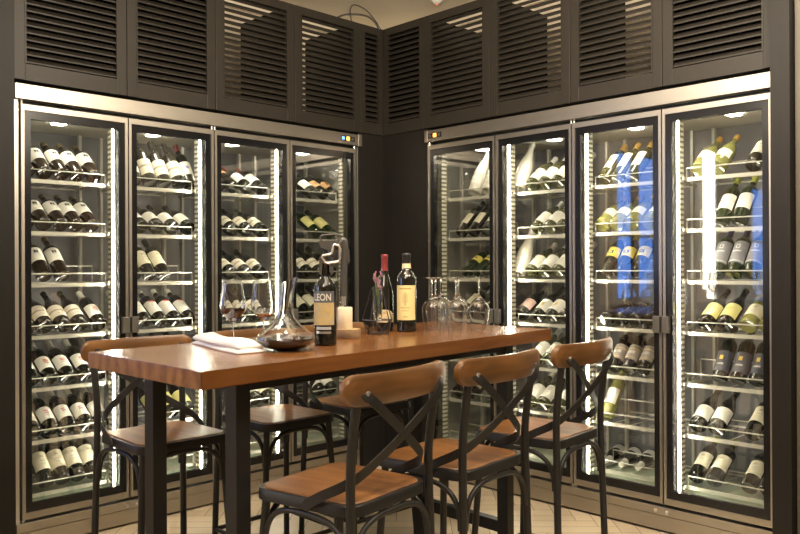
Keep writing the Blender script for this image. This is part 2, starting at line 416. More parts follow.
for i in range(5):
    louvre_cabinet('R', uR[i + 1], uR[i], ['narrow louvered cabinet right of the inner room corner', 'louvered cabinet above the display end of the right cooler',
        'third louvered cabinet from the right, above the right cooler', 'second louvered cabinet from the right, above the right cooler',
        'rightmost dark louvered cabinet above the right cooler'][i], i == 0, i == 4 or i == 0)
bm = nb(); box(bm, 3.552, 3.60, YL + 0.017, YL + 0.05, 2.13, 2.828); struct('trim_8', bm, M['louvre'])
# lamp standing in the void over the cabinets, shining through the slats by the corner
vl = bpy.data.lights.new('cove_lamp', 'AREA'); vl.energy = 2.0; vl.color = WARM; vl.size = 0.35
vo = bpy.data.objects.new('cove_lamp', vl); COL.objects.link(vo); vo.location = (3.95, 4.15, 3.02)

# ---------------------------------------------------------------- wine coolers
ZR = [1.745 - 0.2475 * i for i in range(7)]      # top rail of each shelf
ZT = [z - 0.046 for z in ZR]                     # the tray wires
ORD = ['first', 'second', 'third', 'fourth', 'fifth', 'sixth', 'lowest']
def cooler(side, edges, label, led_hi):
    """edges: door boundaries along the wall, ascending; body depth goes away from the room"""
    d0 = YL if side == 'L' else XR
    u0, u1 = edges[0] - 0.024, edges[-1] + 0.04
    if side == 'R': u0, u1 = edges[0] - 0.012, edges[-1] + 0.018
    root = thing('wine_cooler', label, 'wine cooler', (0, 0, 0), 0, 'steel wine coolers')
    root.location = ((u0 + u1) / 2, d0 + 0.3, 0) if side == 'L' else (d0 + 0.3, (u0 + u1) / 2, 0)
    off = Vector(root.location)
    def b(bm, a0, a1, e0, e1, c0, c1, bev=0):
        if side == 'L': box(bm, a0, a1, d0 + e0, d0 + e1, c0, c1, bev)
        else: box(bm, d0 + e0, d0 + e1, a0, a1, c0, c1, bev)
        return bm
    def P(u, e, z): return (u, d0 + e, z) if side == 'L' else (d0 + e, u, z)
    def add(name, bm, mat, par=None, smooth=False):
        bmesh.ops.translate(bm, verts=bm.verts[:], vec=-off)
        return obj(name, bm, mat, par or root, smooth)
    Dp = 0.56
    add('header', b(nb(), u0, u1, 0, 0.40, 2.0415, 2.1115, 0.002), M['steel'])
    add('end_cap', b(nb(), *( (u1 - 0.028, u1 + 0.001) if side == 'L' else (u1 - 0.022, u1 + 0.001)), -0.002, 0.02, 2.040, 2.113, 0.001), M['steel'])
    pl = add('plinth', b(b(nb(), u0, u1, 0.004, 0.5, 0.012, 0.080), u0, u1, 0.0, 0.5, 0.083, 0.1244, 0.002), M['steel'])
    for c in ((edges[1],) if side == 'L' else (edges[1],)):
        for q in (-0.022, 0.035):
            bm = nb(); cyl(bm, P(c + q, 0.004, 0.104), P(c + q, -0.008, 0.104), 0.009); add('bolt', bm, M['silver'], pl)
    add('gap_seal', b(nb(), u0 + 0.004, u1 - 0.004, 0.045, 0.08, 0.1244, 2.0415), M['gasket']) if False else None
    # body
    add('back_panel', b(nb(), u0, u1, Dp, Dp + 0.02, 0.1244, 2.0415), M['liner'])
    add('inner_ceiling', b(nb(), u0 + 0.02, u1 - 0.02, 0.05, Dp, 1.995, 2.005), basic('cream_inner_ceiling', (0.72, 0.68, 0.56), 0.3, metal=0.3))
    add('inner_floor', b(nb(), u0 + 0.02, u1 - 0.02, 0.05, Dp, 0.165, 0.180), basic('pale_green_tray', (0.42, 0.50, 0.38), 0.35))
    add('side_panel', b(nb(), u0, u0 + 0.02, 0.022, Dp, 0.1244, 2.0415), M['steel_in'])
    add('side_panel', b(nb(), u1 - 0.02, u1, 0.022, Dp, 0.1244, 2.0415), M['steel_in'])
    add('top_rail', b(nb(), u0, u1, 0.05, 0.08, 2.005, 2.0415), M['black'])
    add('bottom_rail', b(nb(), u0, u1, 0.05, 0.08, 0.1244, 0.165), M['black'])
    for i, e in enumerate(edges):
        s = -1 if i == 0 else (1 if i == 4 else 0)
        w = 0.050
        a0, a1 = (e - w, e + w) if s == 0 else ((u0 + 0.02, e + w) if s < 0 else (e - w, u1 - 0.02))
        lit = not (i == 4)
        mu = add('mullion', b(nb(), a0, a1, 0.046, 0.078, 0.165, 1.995), M['mullion'])
        for sg, uu in ((-1, a0), (1, a1)):
            if (i == 0 and sg < 0) or (i == 4 and sg > 0): continue
            # slotted rack post behind the mullion, led strip on its inner edge
            bm = nb(); uo = uu + sg * 0.004
            b(bm, min(uu - sg * 0.006, uo), max(uu - sg * 0.006, uo), 0.080, 0.120, 0.18, 1.98)
            add('slotted_post', bm, M['slots'], mu)
            vis = (sg < 0) if side == 'L' else (sg < 0)
            ua = uu + sg * 0.001; ub = uu + sg * 0.005
            if lit and sg < 0: add('led_strip', b(nb(), min(ua, ub), max(ua, ub), 0.061, 0.067, 0.20, 1.965), M['led'], mu)
            b2 = nb(); b(b2, min(uu, uu + sg * 0.014), max(uu, uu + sg * 0.014), 0.44, 0.465, 0.18, 1.98)
            add('rear_post', b2, M['wire'], mu)
    # lamp housing under the inner ceiling
    for i in range(4):
        c = (edges[i] + edges[i + 1]) / 2
        add('ceiling_lens', b(nb(), c - 0.028, c + 0.028, 0.15, 0.25, 1.984, 1.994, 0.003), M['lens'])
    # shelves
    for i in range(4):
        a0, a1 = edges[i] + 0.062, edges[i + 1] - 0.062
        for k_ in range(7):
            zr, zt = ZR[k_], ZT[k_]; bm = nb(); r = 0.0032
            tube(bm, [P(a0, 0.135, zt), P(a0, 0.135, zr), P(a1, 0.135, zr), P(a1, 0.135, zt)], r, 6)
            b(bm, a0, a1, 0.131, 0.139, zt - 0.018, zt)
            b(bm, a0 - 0.006, a0, 0.10, 0.50, zt - 0.012, zt + 0.002); b(bm, a1, a1 + 0.006, 0.10, 0.50, zt - 0.012, zt + 0.002)
            n = 4
            for q in range(1, n):
                u = a0 + (a1 - a0) * q / n
                tube(bm, [P(u, 0.137, zt - 0.003), P(u, 0.50, zt - 0.003)], 0.0022, 5)
            b(bm, a0, a1, 0.496, 0.504, zt - 0.008, zt)
            # raised cradle bar that carries the bottle necks
            th = R(CRADLE.get((side, i if side == 'L' else 3 - i, k_ + 1), TILT[k_])); L = 0.135; rb = 0.0385
            e_ = 0.160 + L * math.cos(th) + (rb + 0.005) * math.sin(th) ; zc = zt + rb * math.cos(th) + L * math.sin(th) - (rb + 0.005) * math.cos(th)
            tube(bm, [P(a0, e_, zt), P(a0, e_, zc), P(a1, e_, zc), P(a1, e_, zt)], r, 6)
            add('shelf', bm, M['wire'])
    # doors
    zb, ztp = 0.138, 2.020
    for i in range(4):
        a0, a1 = edges[i] + 0.003, edges[i + 1] - 0.003
        fr = add('door', ring_frame(nb(), a0, a1, zb, ztp, 0.014, (0.026, 0.030), d0 + 0.004, d0 + 0.030, side), M['steel'])
        add('gasket', ring_frame(nb(), a0 + 0.014, a1 - 0.014, zb + 0.030, ztp - 0.026, 0.030, (0.036, 0.038), d0 + 0.010, d0 + 0.040, side), M['gasket'], fr)
        add('glass_pane', b(nb(), a0 + 0.040, a1 - 0.040, 0.014, 0.018, zb + 0.064, ztp - 0.060), M['door_glass'], fr)
        hs = 1 if i % 2 == 0 else -1       # handle beside the partner door
        e = (a1 - 0.020) if hs > 0 else (a0 + 0.020)
        add('handle', b(nb(), e - 0.018, e + 0.017, -0.020, 0.004, 0.955, 1.035, 0.003), M['handle'], fr)
        hg = (a0 + 0.006) if hs > 0 else (a1 - 0.006)
        for z0, z1 in ((2.018, 2.0415), (0.1244, 0.140)):
            bm = nb(); cyl(bm, P(hg, 0.016, z0), P(hg, 0.016, z1), 0.006); add('hinge_pin', bm, M['silver'], fr)
    # control display
    c = (u1 - 0.115) if side == 'L' else (u1 - 0.085)
    dsp = add('display', b(nb(), c - 0.055, c + 0.055, -0.002, 0.002, 2.062, 2.092), M['black'])
    s = 1 if side == 'L' else -1
    add('blue_digit', b(nb(), c - s * 0.040 - 0.010, c - s * 0.040 + 0.010, -0.0035, -0.001, 2.068, 2.086), M['blue_dot'] if side == 'L' else M['handle'], dsp)
    add('amber_digit', b(nb(), c - 0.013, c + 0.011, -0.0035, -0.001, 2.066, 2.088), M['orange_dot'], dsp)
    add('button', b(nb(), c + s * 0.034 - 0.008, c + s * 0.034 + 0.008, -0.0035, -0.001, 2.068, 2.086), M['handle'], dsp)
    return root
k = NT('slotted_steel'); tc = k.node('ShaderNodeTexCoord'); sp = k.node('ShaderNodeSeparateXYZ'); k.link(tc.outputs['Object'], sp.inputs[0])
fr_ = k.math('FRACT', k.math('MULTIPLY', sp.outputs[2], 40.0))
k.link(k.mix(k.math('GREATER_THAN', fr_, 0.55), (0.70, 0.67, 0.56), (0.14, 0.13, 0.10)), k.b.inputs['Base Color']); k.b.inputs['Roughness'].default_value = 0.4
M['slots'] = k.m
M['mullion'] = basic('mullion_paint', (0.055, 0.054, 0.040), 0.6)
M['lens'] = emis('ceiling_lens', (1.0, 0.93, 0.78), 18.0)
TILT = [36, 32, 33, 31, 31, 31, 31]
# side, door index, shelf (1..7), looks, positions along the wall, tilt override
STOCK = [
 ('L', 0, 1, 'A A A A A', [1.372, 1.456, 1.538, 1.616, 1.696], None),
 ('L', 0, 2, 'A A A A A', [1.369, 1.451, 1.532, 1.608, 1.685], None),
 ('L', 0, 3, 'A A', [1.450, 1.536], 40),
 ('L', 0, 4, 'B B B B C', [1.372, 1.455, 1.540, 1.623, 1.722], None),
 ('L', 0, 5, 'C C C C C', [1.392, 1.478, 1.563, 1.649, 1.733], None),
 ('L', 0, 6, 'C2 C2 C2 C2 C2', [1.397, 1.483, 1.568, 1.652, 1.736], None),
 ('L', 0, 7, 'D D D D', [1.460, 1.537, 1.614, 1.690], 40),
 ('L', 1, 1, 'E E E E I', [1.920, 2.005, 2.090, 2.175, 2.245], 55),
 ('L', 1, 2, 'F F F F', [1.945, 2.035, 2.125, 2.220], 26),
 ('L', 1, 3, 'D D D', [1.910, 1.992, 2.075], 40),
 ('L', 1, 4, 'G G G G G', [1.880, 1.965, 2.055, 2.140, 2.226], None),
 ('L', 1, 5, 'F F F F', [1.950, 2.040, 2.130, 2.220], None),
 ('L', 1, 6, 'Z Z Z', [2.030, 2.122, 2.213], None),
 ('L', 2, 1, 'H H I I', [2.420, 2.510, 2.605, 2.700], 28),
 ('L', 2, 2, 'J J J', [2.500, 2.600, 2.700], 26),
 ('L', 2, 3, 'J J J', [2.490, 2.590, 2.690], 26),
 ('L', 2, 4, 'J J J', [2.496, 2.590, 2.680], None),
 ('L', 2, 5, 'KK KK KK', [2.501, 2.590, 2.679], None),
 ('L', 2, 6, 'J J J', [2.567, 2.657, 2.745], None),
 ('L', 3, 1, 'F M M', [3.080, 3.172, 3.262], 28),
 ('L', 3, 2, 'N N', [3.120, 3.230], None),
 ('L', 3, 3, 'J J J', [3.040, 3.135, 3.232], None),
 ('L', 3, 4, 'D D D', [3.040, 3.135, 3.232], None),
 ('L', 3, 5, 'D D D', [3.097, 3.184, 3.272], None),
 ('L', 3, 6, 'F F', [3.135, 3.233], None),
 ('R', 0, 1, 'W W', [3.116, 3.007], 60),
 ('R', 0, 2, 'O O O', [3.214, 3.118, 3.016], 42),
 ('R', 0, 3, 'P P P', [3.175, 3.079, 2.983], 30),
 ('R', 0, 4, 'D D', [3.200, 3.019], None),
 ('R', 0, 6, 'V V', [3.250, 3.132], None),
 ('R', 1, 1, 'W Q Q Q Q', [2.776, 2.680, 2.595, 2.510, 2.425], None),
 ('R', 1, 2, 'Q Q Q', [2.646, 2.560, 2.473], None),
 ('R', 1, 3, 'W Q Q Q Q', [2.776, 2.690, 2.600, 2.512, 2.425], None),
 ('R', 1, 4, 'PK Q2 Q2 Q2', [2.760, 2.642, 2.553, 2.464], None),
 ('R', 1, 5, 'Q Q Q', [2.664, 2.576, 2.488], None),
 ('R', 1, 6, 'Q Q Q', [2.700, 2.611, 2.491], None),
 ('R', 2, 1, 'S S S', [2.216, 2.135, 2.054], 42),
 ('R', 2, 2, 'T T T T', [2.229, 2.145, 2.058, 1.960], None),
 ('R', 2, 3, 'U U U', [2.219, 2.131, 2.040], 48),
 ('R', 2, 4, 'K0 K0 K0 K0', [2.208, 2.126, 2.045, 1.963], 12),
 ('R', 2, 5, 'V V V', [2.174, 2.093, 2.009], 45),
 ('R', 2, 6, 'TG', [2.215], 52),
 ('R', 3, 1, 'T T D', [1.700, 1.612, 1.445], 36),
 ('R', 3, 2, 'X X', [1.599, 1.515], 48),
 ('R', 3, 3, 'Y Y Y', [1.625, 1.545, 1.465], 50),
 ('R', 3, 4, 'Z Z Z2 Z2', [1.670, 1.580, 1.471, 1.384], None),
 ('R', 3, 5, 'V2 V2 V2', [1.613, 1.526, 1.440], 52),
 ('R', 3, 6, 'F F D D', [1.715, 1.624, 1.456, 1.374], None),
 ('R', 3, 7, 'CL CL CL CL', [1.725, 1.636, 1.473, 1.388], None),
]
CRADLE = {(a, d, n): t or TILT[n - 1] for a, d, n, _l, _u, t in STOCK}
eL = [1.291, 1.802, 2.288, 2.792, 3.312]
eR = [1.300, 1.811, 2.312, 2.820, 3.348]
cooler('L', eL, 'tall steel wine cooler with four glass doors, left of the room corner', True)
cooler('R', eR, 'tall steel wine cooler with four glass doors, right of the room corner', True)

# ---------------------------------------------------------------- bottles
SH = {
 'bordeaux': [(0.0, 0.004), (0.020, 0.003), (0.034, 0), (0.0375, 0.004), (0.0375, 0.185), (0.036, 0.198), (0.029, 0.212), (0.019, 0.224), (0.0148, 0.236), (0.0138, 0.285), (0.0155, 0.288), (0.0155, 0.296), (0.0135, 0.300), (0, 0.300)],
 'burgundy': [(0.0, 0.004), (0.022, 0.003), (0.037, 0), (0.0405, 0.005), (0.0405, 0.135), (0.038, 0.158), (0.031, 0.185), (0.022, 0.210), (0.0160, 0.232), (0.0140, 0.255), (0.0138, 0.285), (0.0155, 0.288), (0.0155, 0.296), (0.0135, 0.300), (0, 0.300)],
 'champagne': [(0.0, 0.004), (0.024, 0.003), (0.040, 0), (0.0435, 0.006), (0.0435, 0.135), (0.041, 0.160), (0.033, 0.195), (0.022, 0.230), (0.0165, 0.260), (0.0165, 0.285), (0.019, 0.290), (0.019, 0.308), (0.014, 0.315), (0, 0.315)],
}
def label_mesh(r, z0, z1, half, bmlist=None):
    bm = nb(); uvl = bm.loops.layers.uv.new('UVMap'); n = 14; rows = []
    for j in range(n + 1):
        a = -PI / 2 - half + 2 * half * j / n
        rows.append((bm.verts.new((r * math.cos(a), r * math.sin(a), z0)), bm.verts.new((r * math.cos(a), r * math.sin(a), z1)), j / n))
    for (a, b_, u), (c, d, v) in zip(rows, rows[1:]):
        f = bm.faces.new((a, c, d, b_))
        for lp, uv in zip(f.loops, ((u, 0), (v, 0), (v, 1), (u, 1))): lp[uvl].uv = uv
    return bm
# look: (shape, glass, label material, label z0, z1, half angle deg, capsule colour, capsule start z, wording)
LOOK = {
 'A': ('bordeaux', 'bottle_brown', 'square', 0.085, 0.180, 75, 'darkgold', 0.262, 'dark bottle, black-square white label'),
 'B': ('burgundy', 'bottle_dark', 'band', 0.040, 0.130, 80, 'black', 0.255, 'dark bottle, brown-banded label'),
 'C': ('bordeaux', 'bottle_dark', 'redprint', 0.045, 0.135, 75, 'white', 0.235, 'white-capped dark bottle, red-printed label'),
 'C2': ('bordeaux', 'bottle_dark', 'magenta', 0.045, 0.135, 75, 'white', 0.235, 'white-capped dark bottle, crimson-printed label'),
 'D': ('bordeaux', 'bottle_dark', 'cream', 0.060, 0.165, 78, 'black', 0.245, 'dark bottle, cream label'),
 'F': ('burgundy', 'bottle_dark', 'plain', 0.035, 0.120, 80, 'black', 0.25, 'dark bottle, pale plain label'),
 'G': ('bordeaux', 'bottle_dark', 'redtop', 0.045, 0.150, 78, 'white', 0.262, 'dark bottle, red-topped white label'),
 'H': ('bordeaux', 'bottle_dark', 'orange', 0.13, 0.160, 50, 'purple', 0.250, 'dark bottle, small orange mark'),
 'I': ('bordeaux', 'bottle_dark', 'violet', 0.060, 0.150, 78, 'red', 0.245, 'red-capped dark bottle, white label'),
 'J': ('burgundy', 'bottle_dark', 'band', 0.040, 0.115, 80, 'black', 0.25, 'dark bottle, short banded label'),
 'KK': ('bordeaux', 'bottle_dark', 'cream', 0.050, 0.130, 78, 'red', 0.245, 'red-capped dark bottle, cream label'),
 'M': ('bordeaux', 'bottle_dark', 'orange', 0.060, 0.140, 78, 'black', 0.245, 'dark bottle, orange-brown label'),
 'N': ('bordeaux', 'bottle_green', 'lime', 0.060, 0.160, 78, 'black', 0.245, 'green bottle, yellow-green label'),
 'W': ('champagne', 'bottle_white', 'plain', 0.050, 0.100, 60, 'white', 0.22, 'all-white sparkling wine bottle'),
 'O': ('bordeaux', 'bottle_dark', 'cream', 0.060, 0.150, 42, 'black', 0.245, 'dark bottle, narrow cream label'),
 'P': ('bordeaux', 'bottle_green', 'lemon', 0.100, 0.150, 78, 'black', 0.245, 'green bottle, yellow band label'),
 'Q': ('burgundy', 'bottle_olive', 'plain', 0.025, 0.125, 82, 'white', 0.235, 'white-capped bottle, large white label'),
 'Q2': ('burgundy', 'bottle_dark', 'gold', 0.025, 0.120, 82, 'black', 0.25, 'dark bottle, gold-square white label'),
 'PK': ('burgundy', 'bottle_dark', 'pinkish', 0.04, 0.12, 82, 'white', 0.25, 'dark bottle, pink label'),
 'S': ('bordeaux', 'bottle_olive', 'green', 0.060, 0.175, 46, 'gold', 0.245, 'olive bottle, long white-green label'),
 'T': ('burgundy', 'bottle_yellow', 'plain', 0.060, 0.120, 72, 'gold', 0.255, 'pale wine bottle, white label'),
 'U': ('bordeaux', 'bottle_dark', 'lemon', 0.100, 0.165, 80, 'yellow', 0.235, 'yellow-capped dark bottle, yellow label'),
 'X': ('bordeaux', 'bottle_green', 'plain', 0.060, 0.155, 76, 'lime', 0.25, 'lime-capped green bottle, white label'),
 'Y': ('bordeaux', 'bottle_green', 'grey', 0.050, 0.180, 76, 'navy', 0.235, 'navy-capped green bottle, grey label'),
 'Z': ('burgundy', 'bottle_dark', 'lime', 0.030, 0.130, 82, 'black', 0.25, 'dark bottle, broad lime-yellow label'),
 'Z2': ('burgundy', 'bottle_yellow', 'cream', 0.045, 0.130, 82, 'gold', 0.25, 'amber-pale bottle, cream label'),
 'V': ('bordeaux', 'bottle_brown', 'bronze', 0.045, 0.140, 82, 'black', 0.245, 'dark bottle, bronze-grey label'),
 'V2': ('bordeaux', 'bottle_dark', 'blackgold', 0.030, 0.140, 80, 'black', 0.245, 'dark bottle, gold-emblem black label'),
 'E': ('bordeaux', 'bottle_dark', 'band', 0.045, 0.145, 80, 'black', 0.245, 'steeply propped bottle, banded label'),
 'CL': ('bordeaux', 'bottle_dark', 'cream', 0.060, 0.150, 78, 'lime', 0.25, 'lime-capped dark bottle, cream label'),
 'K0': ('bordeaux', 'bottle_dark', 'bronze', 0.22, 0.235, 60, 'black', 0.245, 'unlabelled dark bottle lying low'),
 'TG': ('bordeaux', 'bottle_yellow', 'plain', 0.060, 0.150, 60, 'lime', 0.235, 'green-capped pale wine bottle standing nearly upright'),
 'RV': ('burgundy', 'bottle_dark', 'plain', 0.040, 0.120, 82, 'white', 0.225, 'dark bottle lying neck forward, white cap'),
}
PROTO = {}
def bottle(look, loc, rot, label, group, scale=1.0):
    shp, gm, lm, z0, z1, half, cap, cz, words = LOOK[look]
    if look not in PROTO:
        root = thing('wine_bottle', label, 'wine bottle', (0, 0, 0)); prof = SH[shp]
        obj('glass_body', lathe(nb(), prof, 20, capb=False, capt=False), M[gm], root, True)
        rr = max(r for r, z in prof)
        obj('bottle_label', label_mesh(rr + 0.0007, z0, z1, R(half)), LABEL_FIX.get(lm, LB[lm]), root, True)
        cp = [(r + 0.0009, z) for r, z in prof if z >= cz and r > 0]
        # start of the capsule, interpolated
        for (ra, za), (rb, zb_) in zip(prof, prof[1:]):
            if za <= cz < zb_: cp.insert(0, (ra + (rb - ra) * (cz - za) / (zb_ - za) + 0.0009, cz)); break
        cp.append((0, cp[-1][1] + 0.001))
        obj('capsule', lathe(nb(), cp, 14, capb=False, capt=False), M['cap_' + cap], root, True)
        PROTO[look] = root; r = root
    else:
        src = PROTO[look]; r = src.copy(); COL.objects.link(r)
        for c in src.children:
            n_ = c.copy(); COL.objects.link(n_); n_.parent = r
    r['label'] = label; r['category'] = 'wine bottle'; r['group'] = group
    r.matrix_world = Matrix.Translation(loc) @ rot @ Matrix.Scale(scale, 4)
    return r
LABEL_FIX = {}
DL = ["left cooler's leftmost door", "left cooler's second door", "left cooler's third door", "left cooler's corner-side door"]
DR = ["right cooler's corner-side door", "right cooler's second door", "right cooler's third door", "right cooler's rightmost door"]
SHN = ['top', 'second', 'third', 'middle', 'fifth', 'sixth', 'lowest']
CNT = ['first', 'second', 'third', 'fourth', 'fifth', 'sixth']
RAD = {'bordeaux': 0.0375, 'burgundy': 0.0405, 'champagne': 0.0435}
for side, d, s, looks, us, tilt in STOCK:
    looks = looks.split(); door = (DL if side == 'L' else DR)[d]; th0 = R(tilt or TILT[s - 1])
    for j, (lk, u) in enumerate(zip(looks, us)):
        th = th0
        if lk == 'W': th = R(62)
        rad = RAD[LOOK[lk][0]] + 0.001
        zt = ZT[s - 1]
        y = 0.160 if tilt is None or tilt < 45 else 0.175
        z = zt + rad * math.cos(th) + 0.0015
        spin = Matrix.Rotation(R(random.uniform(-7, 7)), 4, 'Z')
        rot = Matrix.Rotation(th - PI / 2, 4, 'X') @ spin
        if side == 'L': loc = (u, YL + y, z)
        else: loc = (XR + y, u, z); rot = Matrix.Rotation(-PI / 2, 4, 'Z') @ rot
        lab = '%s, %s from left, %s shelf, %s' % (LOOK[lk][8], CNT[j], SHN[s - 1], door)
        if len(looks) == 1: lab = '%s, %s shelf, %s' % (LOOK[lk][8], SHN[s - 1], door)
        if len(lab.replace(',', ' , ').replace(' , ', ' ').split()) > 16: lab = lab.replace(' shelf,', ' shelf,').replace("dark bottle, ", '', 1) if False else lab
        bottle(lk, loc, rot, lab, 'wine bottles on the %s shelf, %s' % (SHN[s - 1], door))
# three bottles lying neck forward on the cooler floor
for j, u in enumerate((2.335, 2.243, 2.148)):
    rot = Matrix.Rotation(-PI / 2, 4, 'Z') @ Matrix.Rotation(R(14), 4, 'Z') @ Matrix.Rotation(R(90), 4, 'X') @ Matrix.Rotation(PI, 4, 'Z')
    bottle('RV', (XR + 0.535, u, 0.2220), rot, '%s from left, cooler floor, %s' % (['dark bottle neck forward, first', 'dark bottle neck forward, second', 'dark bottle neck forward, third'][j], "right cooler's third door"), "bottles lying on the cooler floor, right cooler's third door")

# ---------------------------------------------------------------- table
TZ = 1.0
C4 = [(1.085, 1.843), (2.905, 2.003), (2.911, 2.721), (1.091, 2.561)]
ang = math.atan2(0.16, 1.82)
cx, cyy = sum(p[0] for p in C4) / 4, sum(p[1] for p in C4) / 4
t = thing('bar_table', 'long cherry-wood bar table on black square steel legs', 'table', (cx, cyy, 0), ang)
inv = Matrix.Rotation(-ang, 4, 'Z') @ Matrix.Translation((-cx, -cyy, 0))
def T2(p, z=0): q = inv @ Vector((p[0], p[1], z)); return q
def lerp2(fx, fy):
    a = Vector(C4[0]).lerp(Vector(C4[1]), fx); b = Vector(C4[3]).lerp(Vector(C4[2]), fx); return a.lerp(b, fy)
bm = nb(); lo = [bm.verts.new(T2(p, TZ - 0.050)) for p in C4]; hi = [bm.verts.new(T2(p, TZ)) for p in C4]
bm.faces.new(lo[::-1]); bm.faces.new(hi)
for j in range(4): bm.faces.new((lo[j], lo[(j + 1) % 4], hi[(j + 1) % 4], hi[j]))
bmesh.ops.bevel(bm, geom=bm.edges[:], offset=0.003, segments=2, affect='EDGES')
obj('tabletop', bm, M['table'], t)
LG = [lerp2(0.105, 0.15), lerp2(0.88, 0.15), lerp2(0.88, 0.85), lerp2(0.105, 0.85)]
LG = [T2((p.x, p.y)) for p in LG]
hw = 0.026
for p in LG:
    lg = obj('leg', box(nb(), -hw, hw, -hw, hw, 0.006, TZ - 0.052, 0.002), M['tmetal'], t, loc=(p.x, p.y, 0))
    obj('foot_pad', box(nb(), -hw, hw, -hw, hw, 0.0, 0.006), M['black'], lg)
for a, b_ in ((0, 1), (2, 3), (1, 2), (3, 0)):
    p, q = LG[a], LG[b_]; d_ = (q - p); L_ = d_.length; an = math.atan2(d_.y, d_.x)
    bm = nb(); box(bm, hw, L_ - hw, -0.02, 0.02, TZ - 0.085, TZ - 0.053, 0.002)
    o = obj('apron', bm, M['tmetal'], t, loc=(p.x, p.y, 0)); o.rotation_euler = (0, 0, an)
    if (a, b_) in ((1, 2), (3, 0)):
        bm = nb(); box(bm, hw, L_ - hw, -0.02, 0.02, 0.140, 0.190, 0.002)
        o = obj('crossbar', bm, M['tmetal'], t, loc=(p.x, p.y, 0)); o.rotation_euler = (0, 0, an)

# ---------------------------------------------------------------- stools
def curved_rail():
    bm = nb(); Lh, H, T = 0.234, 0.041, 0.0125; n = 40; rings = []
    for i in range(n + 1):
        x = -Lh + 2 * Lh * (0.5 - 0.5 * math.cos(PI * i / n))
        e = max(0.0, abs(x) - (Lh - H)) / H
        h = H * math.sqrt(max(0.0, 1 - e * e)); h = max(h, 0.004)
        y = -0.196 - 0.042 * (1 - (x / Lh) ** 2)
        tt = T * (0.45 + 0.55 * min(1, h / (H * 0.5)))
        zc = 0.955; rg = []
        for (a, b_) in ((-1, -0.8), (-1, 0.8), (-0.6, 1), (0.6, 1), (1, 0.8), (1, -0.8), (0.6, -1), (-0.6, -1)):
            rg.append(bm.verts.new((x, y + a * tt, zc + b_ * h)))
        rings.append(rg)
    for A, B in zip(rings, rings[1:]):
        for j in range(8): bm.faces.new((A[j], A[(j + 1) % 8], B[(j + 1) % 8], B[j]))
    bm.faces.new(rings[0][::-1]); bm.faces.new(rings[-1])
    return bm
def rrect(hx, hy, r, z, n=6, taper=0.0):
    pts = []
    for (sx, sy, a0) in ((1, 1, 0), (-1, 1, 90), (-1, -1, 180), (1, -1, 270)):
        for i in range(n + 1):
            a = R(a0 + 90 * i / n)
            y = sy * (hy - r) + r * math.sin(a)
            w = hx * (1 - taper * (0.5 - y / (2 * hy)))
            pts.append(((sx * (w - r) + r * math.cos(a)), y, z))
    return pts
def slab(bm, outlines):
    rings = [[bm.verts.new(p) for p in o_] for o_ in outlines]; n = len(rings[0])
    for A, B in zip(rings, rings[1:]):
        for j in range(n): bm.faces.new((A[j], A[(j + 1) % n], B[(j + 1) % n], B[j]))
    bm.faces.new(rings[0][::-1]); bm.faces.new(rings[-1]); return bm
def band(pts, normals, w, th):
    bm = nb(); rings = []; n = len(pts)
    for i, (p, N_) in enumerate(zip(pts, normals)):
        tt = (pts[min(i + 1, n - 1)] - pts[max(i - 1, 0)]).normalized(); N_ = (N_ - tt * N_.dot(tt)).normalized()
        wv = tt.cross(N_).normalized()
        rings.append([bm.verts.new(p + wv * a * w / 2 + N_ * b_ * th / 2) for a, b_ in ((-1, -1), (1, -1), (1, 1), (-1, 1))])
    for A, B in zip(rings, rings[1:]):
        for j in range(4): bm.faces.new((A[j], A[(j + 1) % 4], B[(j + 1) % 4], B[j]))
    bm.faces.new(rings[0][::-1]); bm.faces.new(rings[-1]); return bm
